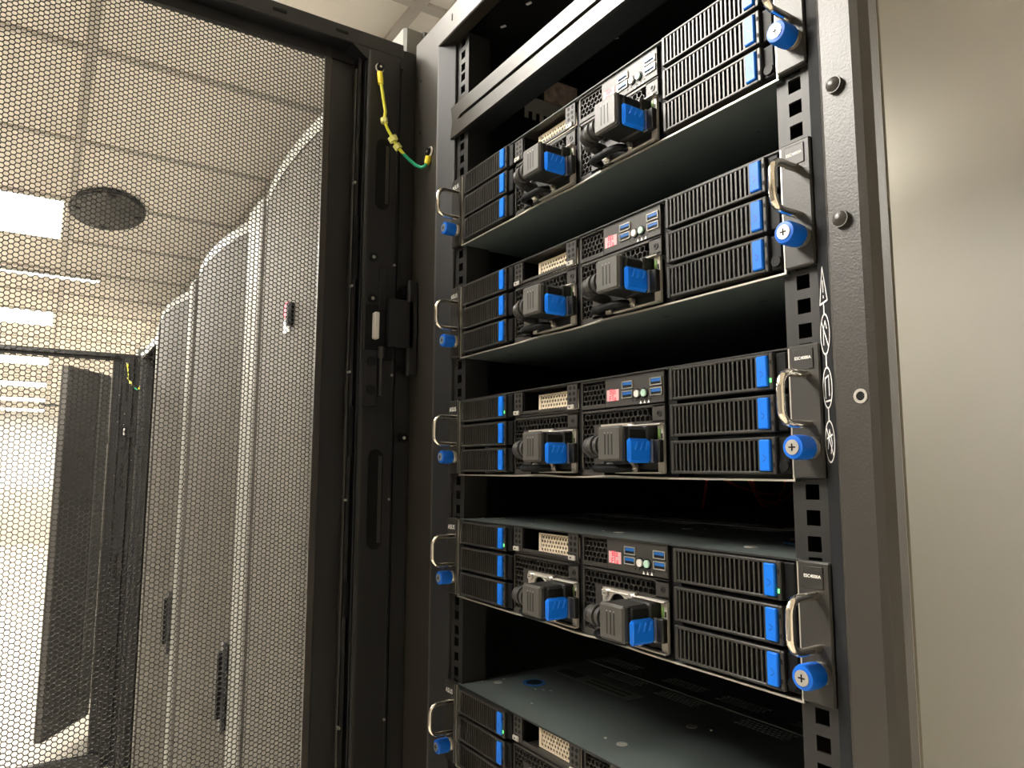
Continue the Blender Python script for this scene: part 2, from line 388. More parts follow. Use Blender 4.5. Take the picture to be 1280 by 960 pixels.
DX = -0.318          # inner face of the open door (plane X = DX), hinge at the front of the left post
def rack_door(rack):
    d = sub('door', rack)
    d['label'] = 'open perforated door'
    zt, zb = ZO + 0.292, 0.08
    pm = obj('mesh_panel', CACHE.setdefault('doormesh', door_mesh()), d, (DX - 0.030, 0, 0)); pm['kind'] = 'stuff'
    # grey rim along the perforated field
    part('mesh_rim', 'd_rim', lambda b: b.box(DX - 0.031, DX - 0.026, -0.130, -0.1215, zb, ZO + 0.276, 0.0008), M_POST, d)
    # channel between mesh and stile
    part('channel', 'd_chan', lambda b: (b.box(DX - 0.034, DX - 0.029, -0.1215, -0.080, zb, zt - 0.004), b.box(DX - 0.030, DX - 0.012, -0.092, -0.088, zb, zt - 0.03)), M_FRAME, d)
    def stile(b):
        # hinge side box section with rounded front edges
        b.prism([(DX - 0.034, -0.036), (DX - 0.004, -0.036), (DX, -0.040), (DX, -0.080), (DX - 0.003, -0.083), (DX - 0.008, -0.083), (DX - 0.008, -0.0845), (DX - 0.034, -0.0845)], zb, zt - 0.022, 'z')
    part('hinge_stile', 'd_stile', stile, M_FRAME, d)
    part('stile_flange', 'd_fl', lambda b: b.box(DX, DX + 0.0015, -0.0815, -0.079, zb, zt - 0.03), M_POST, d)
    part('stile_flange', 'd_fl2', lambda b: b.box(DX - 0.010, DX - 0.006, -0.0975, -0.0955, zb, zt - 0.05, 0.0006), M_POST, d)
    part('stile_flange', 'd_fl3', lambda b: b.box(DX, DX + 0.0012, -0.0425, -0.041, zb, zt - 0.03), M_FRAME, d)
    part('door_edge', 'd_edge', lambda b: b.box(DX - 0.034, DX - 0.022, -0.036, -0.0345, zb, zt - 0.003), M_FRAME, d)
    part('top_rail', 'd_top', lambda b: (b.box(DX - 0.034, DX - 0.002, -0.600, -0.0345, zt - 0.020, zt, 0.001), b.prism([(-0.104, zt - 0.020), (-0.0345, zt - 0.020), (-0.0345, zt - 0.034), (-0.078, zt - 0.034), (-0.086, zt - 0.034)], DX - 0.03, DX - 0.002, 'x')), M_FRAME, d, smooth=False)
    for yy in (-0.118, -0.195, -0.275, -0.355, -0.435):
        part('top_slot', 'd_tslot', lambda b: b.box(DX - 0.0022, DX - 0.0012, -0.008, 0.008, -0.0022, 0.0022, 0.0004), M_DARK, d, (0, yy, zt - 0.010))
    part('top_lip', 'd_tlip', lambda b: b.box(DX - 0.034, DX - 0.026, -0.600, -0.085, zt - 0.034, zt - 0.019), M_FRAME, d, smooth=False)
    part('bottom_rail', 'd_bot', lambda b: b.box(DX - 0.034, DX, -0.600, -0.0345, zb, zb + 0.06, 0.001), M_FRAME, d, smooth=False)
    part('free_stile', 'd_free', lambda b: b.box(DX - 0.034, DX, -0.625, -0.588, zb, zt, 0.001), M_FRAME, d, smooth=False)
    # long rounded slots in the stile, with a lighter far wall
    def slot(b, z0, z1):
        w = 0.0095; yc = -0.0605; n = 8
        pts = [(yc + w * math.cos(a), z1 - w + w * math.sin(a)) for a in [math.pi * k / n for k in range(n + 1)]]
        pts += [(yc + w * math.cos(a), z0 + w + w * math.sin(a)) for a in [math.pi + math.pi * k / n for k in range(n + 1)]]
        b.use(M_DARK).prism(pts, DX - 0.001, DX + 0.0004, 'x')
        b.use(M_POST).box(DX + 0.0003, DX + 0.0007, yc + 0.0035, yc + 0.0078, z0 + 0.008, z1 - 0.008)
    for z0, z1 in ((ZO - 0.355, ZO - 0.236), (ZO + 0.063, ZO + 0.155), (ZO - 0.78, ZO - 0.66), (ZO - 1.2, ZO - 1.08)):
        part('stile_slot', ('d_slot', z0), lambda b: slot(b, z0, z1), None, d)
    # narrow side slots, screws, dimples
    for z0, z1 in ((ZO - 0.03, ZO + 0.05), (ZO - 0.245, ZO - 0.185), (ZO - 0.43, ZO - 0.39)):
        part('edge_slot', ('d_es', z0), lambda b: b.box(DX - 0.0055, DX - 0.0045, -0.0935, -0.0885, z0, z1, 0.0004), M_DARK, d)
    for z in (ZO - 0.0, ZO - 0.052):
        part('screw', 'd_screw', lambda b: (b.use(M_DARK).cyl((DX, 0, 0), (DX + 0.0018, 0, 0), 0.0058, 16), b.use(M_STEEL).cyl((DX + 0.0018, 0, 0), (DX + 0.0022, 0, 0), 0.0022, 10)), None, d, (0, -0.0700, z))
    for y, z in ((-0.0425, ZO - 0.006), (-0.0968, ZO - 0.04), (-0.0425, ZO - 0.296), (-0.0968, ZO - 0.296), (-0.0425, ZO - 0.145), (-0.0968, ZO - 0.145), (-0.0425, ZO - 0.55), (-0.0968, ZO - 0.55), (-0.0968, ZO + 0.09)):
        part('rivet', 'd_riv', lambda b: b.cyl((DX - 0.004, 0, 0), (DX + 0.0018, 0, 0), 0.0016, 8), M_STEEL, d, (0, y, z))
    # hinge: recess, silver pin sleeve, leaf
    part('hinge_recess', 'd_hrec', lambda b: b.box(DX - 0.006, DX + 0.0010, -0.0815, -0.039, ZO - 0.128, ZO - 0.060), M_DARK, d)
    part('recess_notch', 'd_hnot', lambda b: b.box(DX + 0.0002, DX + 0.0012, -0.0605, -0.0425, ZO - 0.062, ZO - 0.010), M_INT, d)
    part('notch_edge', 'd_hne', lambda b: b.box(DX + 0.0005, DX + 0.0030, -0.0620, -0.0530, ZO - 0.064, ZO - 0.010, 0.0006), M_FRAME, d)
    part('lower_block', 'd_hlow', lambda b: b.box(DX, DX + 0.003, -0.0815, -0.062, ZO - 0.185, ZO - 0.116, 0.0008), M_FRAME, d)
    for z in (ZO - 0.130, ZO - 0.165):
        part('block_hole', 'd_bh', lambda b: b.cyl((DX + 0.003, 0, 0), (DX + 0.0036, 0, 0), 0.0062, 16), M_DARK, d, (0, -0.0705, z))
    part('hinge_sleeve', 'd_hsl', lambda b: b.box(DX + 0.001, DX + 0.010, -0.070, -0.0635, ZO - 0.103, ZO - 0.070, 0.0012), M_WHITEB, d)
    part('hinge_pin', 'd_hpin', lambda b: (b.cyl((DX + 0.006, -0.0590, ZO - 0.172), (DX + 0.006, -0.0590, ZO - 0.112), 0.0026, 10), b.cyl((DX + 0.006, -0.0590, ZO - 0.126), (DX + 0.006, -0.0590, ZO - 0.112), 0.0042, 10)), M_RAIL, d)
    part('hinge_leaf', 'd_leaf', lambda b: (b.box(DX + 0.004, DX + 0.014, -0.053, -0.020, ZO - 0.112, ZO - 0.052, 0.001), b.box(DX + 0.006, DX + 0.014, -0.028, -0.0145, ZO - 0.146, ZO - 0.025, 0.002), b.box(DX + 0.013, DX + 0.0155, -0.054, -0.051, ZO - 0.112, ZO - 0.052)), M_FRAME, d)
    for z in (ZO - 0.036, ZO - 0.135):
        part('hinge_bolt', 'd_hb', lambda b: b.cyl((DX + 0.0005, -0.030, 0), (DX + 0.0045, -0.030, 0), 0.0052, 12), M_DARK, d, (0, 0, z))
    part('seal_screw', 'd_ss', lambda b: (b.use(M_DARK).cyl((DX + 0.002, -0.0275, 0), (DX + 0.008, -0.0275, 0), 0.0058, 12), b.use(M_STEEL).cyl((DX + 0.008, -0.0275, 0), (DX + 0.0085, -0.0275, 0), 0.002, 8)), None, d, (0, 0, ZO - 0.222))
    return d

def make_rack(label, x=0.0, full=True):
    r = thing('server_rack', label, 'server rack', (x, 0, 0), 'open black server racks')
    part('post', 'post_l', lambda b: b.prism([(-0.241, 0.0), (-0.260, -0.0125), (-0.262, -0.014), (-0.3255, -0.014), (-0.327, -0.0125), (-0.327, 0.045), (-0.245, 0.045), (-0.245, 0.006), (-0.241, 0.004)], RZ0, RZ1 - 0.034, 'z'), M_POST, r, smooth=False)
    part('post', 'post_r', lambda b: b.prism([(0.241, 0.0), (0.241, 0.004), (0.245, 0.006), (0.245, 0.045), (0.2805, 0.045), (0.2805, 0.0005), (0.2870, 0.0005), (0.2876, -0.001), (0.2868, -0.0075), (0.2830, -0.0125), (0.2785, -0.014), (0.2590, -0.014), (0.2565, -0.0128)], RZ0, RZ1 - 0.002, 'z'), M_POST, r, smooth=False)
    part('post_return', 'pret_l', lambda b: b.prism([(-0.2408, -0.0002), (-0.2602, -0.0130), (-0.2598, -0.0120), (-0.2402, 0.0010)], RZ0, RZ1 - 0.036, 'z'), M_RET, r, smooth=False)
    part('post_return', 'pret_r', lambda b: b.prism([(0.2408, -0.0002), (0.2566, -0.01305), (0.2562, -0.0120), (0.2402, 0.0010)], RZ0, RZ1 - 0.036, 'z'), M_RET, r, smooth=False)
    part('roof_beam', 'roofb', lambda b: (b.box(-0.327, 0.262, -0.014, 0.004, RZ1 - 0.036, RZ1, 0.0015)), M_POST, r)
    part('corner_cap', 'roofc', lambda b: b.box(-0.3365, -0.3275, -0.0345, 0.03, RZ0, RZ1 - 0.012, 0.001), M_FRAME, r)
    part('roof_panel', 'roofp', lambda b: (b.box(-0.318, 0.285, 0.004, 1.07, RZ1 - 0.012, RZ1 - 0.002)), M_INT, r, smooth=False)
    part('base_plinth', 'rbase', lambda b: b.box(-0.318, 0.287, -0.012, 1.07, 0.0, RZ0 + 0.002, 0.002), M_FRAME, r)
    part('side_panel', 'sidel', lambda b: b.box(-0.318, -0.300, 0.045, 1.07, RZ0, RZ1 - 0.012), M_INT, r, smooth=False)
    part('side_panel', 'sider', lambda b: b.box(0.2780, 0.2855, 0.0045, 1.07, RZ0, RZ1 - 0.002, 0.0015), M_SIDE, r)
    part('rear_panel', 'rearp', lambda b: b.box(-0.300, 0.2780, 1.05, 1.07, RZ0, RZ1 - 0.012), M_INT, r, smooth=False)
    part('mounting_rail', 'rail_r', rack_rail, M_RAIL, r, (0.2345 + 0.0, 0.0035, 0))
    part('mounting_rail', 'rail_l', rack_rail_m, M_RAIL, r, (-0.2345, 0.0035, 0))
    if full:
        for z in (ZO - 0.0304, ZO - 0.1134):
            part('rivet', 'prv', lambda b: (b.cyl((0, -0.0140, 0), (0, -0.0168, 0), 0.0052, 18), b.cyl((0, -0.0168, 0), (0, -0.0186, 0), 0.0046, 18, 0.0018)), M_POST, r, (0.2676, 0, z))
        part('screw_hole', 'psh', lambda b: (b.use(M_STEEL).ring(0, 0, -0.0146, -0.0138, 0.0042, 0.0026, 16), b.use(M_DARK).cyl((0, -0.0139, 0), (0, -0.0143, 0), 0.0027, 14)), None, r, (0.2734, 0, ZO - 0.218))
        for x_, y_, z_ in ((-0.309, -0.0142, ZO + 0.243), (-0.309, -0.0142, ZO + 0.172)):
            part('post_hole', 'pho', lambda b: b.cyl((0, 0, 0), (0, -0.0006, 0), 0.0017, 10), M_DARK, r, (x_, y_, z_))
        part('post_hole', 'pho2', lambda b: b.box(-0.0012, 0.0012, 0, -0.0006, -0.004, 0.004), M_DARK, r, (-0.225, -0.0140, ZO + 0.286))
        for x_, y_ in ((-0.2108, 0.0504), (-0.1559, 0.0516), (-0.1526, 0.1839)):
            part('roof_slot_glint', 'rsl', lambda b: b.box(-0.0035, 0.0035, -0.0015, 0.0015, -0.0012, 0), M_WHITE, r, (x_, y_, RZ1 - 0.0125), (0, 0, random.uniform(0.2, 1.0)))  # white chips painted for light coming through the roof slots
        # warning pictograms on the chamfer of the right post
        A = Vector((0.241, 0.0, 0.0)); B = Vector((0.2565, -0.0128, 0.0)); t_ = (B - A).normalized(); nrm = Vector((t_.y, -t_.x, 0)).normalized()
        if nrm.y > 0: nrm = -nrm
        def warn(b):
            b.use(M_WHITE)
            def P(s, z, h): return tuple(A + t_ * s + nrm * h + Vector((0, 0, z)))
            def stroke(pts, w, closed=False):
                n = len(pts)
                for i in range(n if closed else n - 1):
                    (s0, z0), (s1, z1) = pts[i], pts[(i + 1) % n]
                    d = Vector((s1 - s0, z1 - z0, 0)); L = d.length or 1e-6; e = Vector((-d.y, d.x, 0)) / L * w / 2; g = d / L * w * 0.3
                    q = [(s0 + e.x - g.x, z0 + e.y - g.y), (s0 - e.x - g.x, z0 - e.y - g.y), (s1 - e.x + g.x, z1 - e.y + g.y), (s1 + e.x + g.x, z1 + e.y + g.y)]
                    b.add([P(s, z, 0.0006) for s, z in q], [(0, 1, 2, 3)])
            sc = 0.0098; w = 0.0011
            stroke([(sc, ZO - 0.1365), (sc - 0.0072, ZO - 0.1585), (sc + 0.0072, ZO - 0.1585)], w, True)
            stroke([(sc, ZO - 0.145), (sc, ZO - 0.152)], 0.0013); stroke([(sc, ZO - 0.1545), (sc, ZO - 0.1555)], 0.0013)
            for za, zb_ in ((ZO - 0.1595, ZO - 0.1650), (ZO - 0.1912, ZO - 0.1970), (ZO - 0.2238, ZO - 0.2298)):
                stroke([(sc, za), (sc, zb_)], 0.0018)
            for i, zc in enumerate((ZO - 0.178, ZO - 0.2105, ZO - 0.2427)):
                rx, rz = 0.0084, 0.0122
                stroke([(sc + rx * math.cos(2 * math.pi * k / 24), zc + rz * math.sin(2 * math.pi * k / 24)) for k in range(24)], w, True)
                if i != 1: stroke([(sc - 0.0058, zc + 0.0086), (sc + 0.0058, zc - 0.0086)], w)
                if i == 0: stroke([(sc - 0.003, zc - 0.006), (sc - 0.003, zc + 0.003), (sc + 0.001, zc + 0.008), (sc + 0.0035, zc + 0.003)], w)
                if i == 1: stroke([(sc - 0.004, zc - 0.006), (sc - 0.004, zc + 0.006), (sc + 0.003, zc + 0.007), (sc + 0.003, zc - 0.005)], w); stroke([(sc - 0.004, zc - 0.008), (sc + 0.005, zc - 0.008)], w)
                if i == 2: stroke([(sc - 0.004, zc - 0.004), (sc, zc + 0.007), (sc + 0.004, zc - 0.001), (sc + 0.001, zc - 0.007)], w); stroke([(sc - 0.005, zc + 0.002), (sc + 0.005, zc + 0.004)], w)
        wl_ = part('warning_label', 'warnlab', warn, None, r, smooth=False); wl_['label'] = 'white warning triangle above three round pictograms'
    rack_door(r)
    return r
make_rack('open black server rack in front, with its perforated door swung wide')

# ---------------------------------------------------------------- 1U blank panel at the top
t = thing('blank_panel', 'black one-unit blank panel with a long groove, above the topmost server', 'panel', (0, 0, ZO + 0.141))
def blank(b):
    L = 0.2455; h = 0.0395; g0, g1 = 0.0170, 0.0218; y0, y1 = -0.004, 0.0
    end = [(-L, 0), (-L + 0.0035, h * 0.3), (-L + 0.0045, h * 0.5), (-L + 0.0035, h * 0.72), (-L, h)]
    lo = [(-L, 0), (0.2455, 0), (0.2410, g0 * 0.9), (0.2250, g0), (-0.2190, g0), (-0.2275, g0 + 0.0018), (-L + 0.0045, g0 + 0.0018), (-L + 0.0035, h * 0.3)]
    up = [(-L + 0.0045, g0 + 0.0018), (-0.2275, g0 + 0.0018), (-0.2190, g1), (0.2250, g1), (0.2410, g1), (0.2455, h), (-L, h), (-L + 0.0035, h * 0.75)]
    b.prism(lo, y0, y1, 'y'); b.prism(up, y0, y1, 'y')
part('face', 'blankf', blank, M_POST, t, smooth=False)
part('groove', 'blankg', lambda b: b.box(-0.228, 0.226, -0.0012, -0.0002, 0.0165, 0.0224), M_DARK, t, smooth=False)
part('flange', 'blankfl', lambda b: (b.box(-0.218, 0.218, 0.0, 0.027, 0.0, 0.0015), b.box(-0.218, 0.218, 0.0, 0.02, 0.038, 0.0395)), M_FRAME, t, smooth=False)

# ---------------------------------------------------------------- servers
H = 0.0853; W2 = 0.219
TRAY_W = 0.0930; TRAY_H = 0.0243
TZ = (0.0590, 0.0315, 0.0042)
def b_bezel(b):
    w, h = TRAY_W, TRAY_H; y0, y1 = -0.0045, 0.004
    b.use(M_TRAY)
    b.box(0, 0.0034, y0, y1, 0, h, 0.0006); b.box(0.0792, 0.0808, y0, y1, 0.0018, h - 0.0018); b.box(0.0900, w, y0, y1, 0, h, 0.0006)
    b.box(0.003, 0.0905, y0, y1, h - 0.0022, h, 0.0006); b.box(0.003, 0.0905, y0, y1, 0, 0.0022, 0.0006)
    b.use(M_DARK).box(0.002, 0.0915, 0.012, 0.030, 0.0008, h - 0.0008); b.box(0.0008, 0.0030, 0.002, 0.012, 0.0008, h - 0.0008); b.box(0.0792, 0.0920, 0.002, 0.012, 0.0008, h - 0.0008)
    # wing between tray and next bay
    b.use(M_DARK).box(w, w + 0.0085, -0.0015, 0.02, 0.0004, h - 0.0004, 0.0008)
def b_slat(b): b.box(-0.00072, 0.00072, -0.0040, 0.0025, 0.0018, TRAY_H - 0.0018)
def b_grille(b):
    for k in range(19): x = 0.0055 + k * 0.00392; b.box(x - 0.00075, x + 0.00075, -0.0040, 0.0025, 0.0018, TRAY_H - 0.0018)
def b_latch(b): b.box(0.0812, 0.0896, -0.0062, 0.0015, 0.0022, TRAY_H - 0.0018, 0.0007)
def b_arrow(b):
    for s in (-1, 1):
        b.add([(0.0842, -0.00625, 0.0105 + s * 0.0018), (0.0842, -0.00625, 0.0105 + s * 0.0026), (0.0868, -0.00625, 0.0112 if s > 0 else 0.0098), (0.0868, -0.00625, 0.0105)], [(0, 1, 2, 3)])
def hex_grid(x0, x1, z0, z1, p):
    out = []; j = 0; z = z0 + p * 0.5
    while z <= z1 - p * 0.45:
        x = x0 + p * 0.5 + (p / 2 if j % 2 else 0)
        while x <= x1 - p * 0.45: out.append((x, z)); x += p
        z += p * math.sqrt(3) / 2; j += 1
    return out
def fXZ(y): return lambda u, v, w: (u, y + w, v)

def b_chassis(b):
    t = 0.0012; D = 0.76
    b.box(-W2, W2, 0.0, D, 0, t); b.box(-W2, W2, 0.0, D, H - t, H)
    b.box(-W2, -W2 + t, 0.0, D, t, H - t); b.box(W2 - t, W2, 0.0, D, t, H - t)
    b.box(-W2, W2, D - t, D, t, H - t)
    b.box(-W2 + t, W2 - t, 0.030, 0.032, t, H - t)
def b_front_edge(b):
    # bright folded edge; the lower edge bulges a little under each power supply
    e = 0.0013; y0, y1 = -0.0012, 0.0006
    xs = [-W2, -0.10, -0.07, -0.055, -0.035, -0.01, 0.01, 0.032, 0.05, 0.075, 0.10, W2]
    zz = [0, 0, 0.0010, 0.0012, 0.0004, -0.0003, 0.0, 0.0011, 0.0011, 0.0003, 0, 0]
    for i in range(len(xs) - 1):
        b.add([(xs[i], y0, zz[i]), (xs[i + 1], y0, zz[i + 1]), (xs[i + 1], y0, zz[i + 1] + e), (xs[i], y0, zz[i] + e),
               (xs[i], y1, zz[i]), (xs[i + 1], y1, zz[i + 1]), (xs[i + 1], y1, zz[i + 1] + e), (xs[i], y1, zz[i] + e)],
              [(0, 1, 2, 3), (4, 7, 6, 5), (0, 4, 5, 1), (3, 2, 6, 7)])
    b.box(W2 - e, W2, y0, y1, e, H - 0.001); b.box(-W2, -W2 + e, y0, y1, e, H - 0.001)
def b_top_edge(b): b.box(-W2 + 0.0013, W2 - 0.0013, -0.0008, 0.0004, H - 0.0010, H)
def b_ventpatch(b):
    for i in range(11):
        for j in range(4):
            x = i * 0.0050 + (0.0025 if j % 2 else 0); y = j * 0.0052
            b.prism([(x + 0.0019 * math.cos(math.pi / 3 * k), y + 0.0019 * math.sin(math.pi / 3 * k)) for k in range(6)], 0, 0.0003, 'z')
def b_ring_handle(b, s):
    P = [(0, -0.001, 0.0150)]
    for k in range(7): a = math.pi / 2 * k / 6; P.append((0, -0.020 - 0.008 * math.sin(a), 0.0150 - 0.008 * (1 - math.cos(a)) + 0.0))
    P = [(0, 0.0, 0.0155), (0, -0.016, 0.0155)] + [(0, -0.018 - 0.009 * math.sin(math.pi / 2 * k / 5), 0.0155 - 0.009 * (1 - math.cos(math.pi / 2 * k / 5))) for k in range(6)]
    P += [(x, y, -z) for x, y, z in P[::-1]]
    b.tube(P, 0.0026, 12)
def b_knob(b):
    n = 28; v = []
    prof = [(0.0062, -0.0045), (0.0072, -0.0052), (0.0074, -0.0075), (0.0074, -0.0165), (0.0068, -0.0185), (0.0048, -0.0188)]
    for r, y in prof:
        for k in range(n):
            rr_ = r * (1.0 + (0.025 if k % 2 else 0.0) * (1 if 0.0070 < r else 0)); a = 2 * math.pi * k / n
            v.append((rr_ * math.cos(a), y, rr_ * math.sin(a)))
    f = [[i * n + k, i * n + (k + 1) % n, (i + 1) * n + (k + 1) % n, (i + 1) * n + k] for i in range(len(prof) - 1) for k in range(n)]
    f.append([(len(prof) - 1) * n + k for k in range(n)])
    b.add(v, f)
def b_collar(b): b.cyl((0, 0, 0), (0, -0.0022, 0), 0.0068, 20); b.cyl((0, -0.0022, 0), (0, -0.006, 0), 0.0045, 16); b.cyl((0, 0.0, 0), (0, -0.0042, 0), 0.0056, 18)
def b_screwface(b):
    b.use(M_STEEL).cyl((0, -0.0186, 0), (0, -0.0194, 0), 0.0046, 20)
    b.use(M_DARK).box(-0.0022, 0.0022, -0.0197, -0.0193, -0.0004, 0.0004); b.box(-0.0004, 0.0004, -0.0197, -0.0193, -0.0022, 0.0022)

def b_bay(b):      # open expansion bay, upper left
    x0, x1 = -0.1075, -0.0040; y = 0.001
    b.use(M_PANEL)
    b.box(x0, x1, y, y + 0.02, 0.0838, 0.0848); b.box(x0, x1, y + 0.001, y + 0.026, 0.0585, 0.0612, 0.0005)
    b.use(M_DARK); b.box(x0 + 0.0155, x0 + 0.0165, y + 0.001, y + 0.030, 0.0612, 0.0838)
    b.box(x0 + 0.016, x1 - 0.004, y + 0.027, y + 0.0275, 0.0600, 0.0838)
    b.use(M_PANEL).box(x0 + 0.0165, x1 - 0.0105, y - 0.0008, y + 0.0012, 0.0612, 0.0640, 0.0003)
def b_tab(b):      # perforated upright tab, 15 mm wide
    b.use(M_PANEL).box(0, 0.0150, 0, 0.0012, 0.0, 0.0225, 0.0003)
    b.use(M_DARK)
    for j in range(4):
        for i in range(2):
            x = 0.0045 + i * 0.0058 + (0.0006 if j % 2 else 0); z = 0.0035 + j * 0.0052
            b.prism([(x + 0.0020 * math.cos(math.pi / 6 + math.pi / 3 * k), z + 0.0020 * math.sin(math.pi / 6 + math.pi / 3 * k)) for k in range(6)], -0.0002, 0.0002, 'y')
def b_tan(b):
    x0, x1, z0, z1 = -0.0760, -0.0120, 0.0616, 0.0798; y = 0.0095
    b.use(M_TAN)
    cs = hex_grid(x0 + 0.003, x1 - 0.001, z0 + 0.001, z1 - 0.001, 0.0044)
    b.hexes(cs, 0.0044, 0.00165, fXZ(y), 0.001)
    b.box(x0, x0 + 0.0035, y - 0.0001, y + 0.001, z0, z1); b.box(x1 - 0.0018, x1, y - 0.0001, y + 0.001, z0, z1)
    b.box(x0, x1, y - 0.0001, y + 0.001, z1 - 0.0014, z1); b.box(x0, x1, y - 0.0001, y + 0.001, z0, z0 + 0.0012)
    b.use(M_DARK).box(x0, x1, y + 0.004, y + 0.005, z0, z1)
def b_control(b):  # control panel, upper right
    x0, x1 = 0.0022, 0.1045; y = 0.001; z0, z1 = 0.0592, 0.0842
    b.use(M_PANEL)
    b.box(0.0345, x1, y, y + 0.003, z0, z1, 0.0004)
    b.box(x0, 0.0345, y, y + 0.003, 0.0825, z1); b.box(x0, 0.0345, y, y + 0.003, z0, 0.0628); b.box(x0, 0.0040, y, y + 0.003, 0.0628, 0.0825)
    b.hexes(hex_grid(0.0034, 0.0362, 0.0620, 0.0840, 0.00505), 0.00505, 0.00258, fXZ(y + 0.0002), 0.0025)
    b.use(M_DARK).box(x0, 0.036, y + 0.006, y + 0.007, z0, z1)
def b_usb(b):
    b.use(M_STEEL); w, h = 0.0128, 0.0060
    b.box(0, w, -0.0012, 0.0, 0, 0.0006); b.box(0, w, -0.0012, 0, h - 0.0006, h); b.box(0, 0.0006, -0.0012, 0, 0, h); b.box(w - 0.0006, w, -0.0012, 0, 0, h)
    b.use(M_DARK).box(0.0006, w - 0.0006, -0.0004, 0, 0.0006, h - 0.0006)
    b.use(M_BLUED).box(0.0012, w - 0.0012, -0.0010, -0.0003, 0.0028, 0.0050)
def b_power(b):    # power supply bay: perforated plate; local x 0..0.1025
    y = 0.001; w = 0.1025
    b.use(M_PANEL)
    # strip with two rows of holes
    cs = hex_grid(0.0022, 0.088, 0.0446, 0.0570, 0.00560)
    b.hexes(cs, 0.00560, 0.00285, fXZ(y + 0.0002), 0.0025)
    b.box(0, w, y, y + 0.003, 0.0560, 0.0578); b.box(0.0885, w, y, y + 0.003, 0.0435, 0.0578, 0.0004); b.box(0, 0.0020, y, y + 0.003, 0.0046, 0.0578)
    b.box(0.026, w, y, y + 0.003, 0.0428, 0.0452)
    # holes down the left side
    cs = [(0.0050 + i * 0.0056 + (0.0028 if j % 2 else 0), 0.0400 - j * 0.00485) for j in range(7) for i in range(3 - (j % 2))]
    b.hexes(cs, 0.0056, 0.00285, fXZ(y + 0.0002), 0.0025)
    b.box(0.0170, 0.030, y, y + 0.003, 0.0046, 0.0450); b.box(0, 0.03, y, y + 0.003, 0.0020, 0.0072)
    b.use(M_DARK).box(0, w, y + 0.010, y + 0.011, 0.002, 0.058)
    # screw
    b.use(M_TRAY).ring(0.0965, 0.0505, y - 0.0006, y, 0.0026, 0.0016, 12); b.use(M_DARK).cyl((0.0965, y, 0.0505), (0.0965, y - 0.0003, 0.0505), 0.0016, 10)
def b_psu(b):      # supply body and its silver bracket
    y = 0.001
    b.use(M_PLUGS).box(0.030, 0.096, y + 0.0005, y + 0.02, 0.0060, 0.0420, 0.001)
    b.use(M_SILVER)
    b.box(0.030, 0.1015, y - 0.0045, y + 0.001, 0.0414, 0.0426, 0.0003); b.box(0.0950, 0.1015, y - 0.001, y + 0.002, 0.0045, 0.0420, 0.0003)
    b.box(0.048, 0.1015, y - 0.0040, y + 0.001, 0.0040, 0.0054, 0.0003)
    b.use(M_GREEN).box(0.0960, 0.0985, y - 0.0016, y - 0.0009, 0.0310, 0.0385)
    b.use(M_DARK).box(0.0992, 0.1006, y - 0.0013, y - 0.0009, 0.0310, 0.0350)
def b_bail(b):     # upright steel plate behind the plug, with an arched opening and two screws
    x0, x1 = 0.030, 0.069; xc = 0.0500; n = 12; zt = 0.0447
    def strip(xa, xb, za, zb_):
        b.add([(xa, -0.0022, zt), (xb, -0.0022, zt), (xb, -0.0022, zb_), (xa, -0.0022, za), (xa, -0.0002, zt), (xb, -0.0002, zt), (xb, -0.0002, zb_), (xa, -0.0002, za)], [(0, 3, 2, 1), (4, 5, 6, 7), (0, 1, 5, 4), (3, 7, 6, 2)])
    b.use(M_STEEL)
    arc = [(xc - 0.0105 * math.cos(math.pi * k / n), 0.0335 + 0.0085 * math.sin(math.pi * k / n)) for k in range(n + 1)]
    strip(x0, arc[0][0], 0.0300, 0.0300); strip(arc[-1][0], x1, 0.0300, 0.0300)
    for k in range(n): strip(arc[k][0], arc[k + 1][0], arc[k][1], arc[k + 1][1])
    b.tube([(x, -0.0026, z) for x, z in arc], 0.0008, 6)
    for x in (x0 + 0.0045, x1 - 0.0045):
        b.use(M_STEEL).cyl((x, -0.0022, 0.0400), (x, -0.0042, 0.0400), 0.0033, 12); b.use(M_DARK).box(x - 0.0016, x + 0.0016, -0.0045, -0.0041, 0.0397, 0.0403)
    b.use(M_DARK).box(x0 + 0.004, x1 - 0.004, 0.0002, 0.0010, 0.0300, 0.0444)
def b_pull(b):     # black pull bar below the plug with steel ends
    P = [(0.031, 0.0, 0.0085), (0.031, -0.006, 0.0085), (0.033, -0.0105, 0.0082), (0.039, -0.0125, 0.0080), (0.060, -0.0125, 0.0080), (0.066, -0.0105, 0.0082), (0.068, -0.006, 0.0085), (0.068, 0.0, 0.0085)]
    b.use(M_DARK).tube(P, 0.0034, 10)
    b.use(M_STEEL)
    for x in (0.042, 0.071): b.cyl((x, -0.0010, 0.0100), (x, -0.0050, 0.0100), 0.0030, 10); b.box(x - 0.0035, x + 0.0035, -0.003, 0.001, 0.0050, 0.0078, 0.0005)

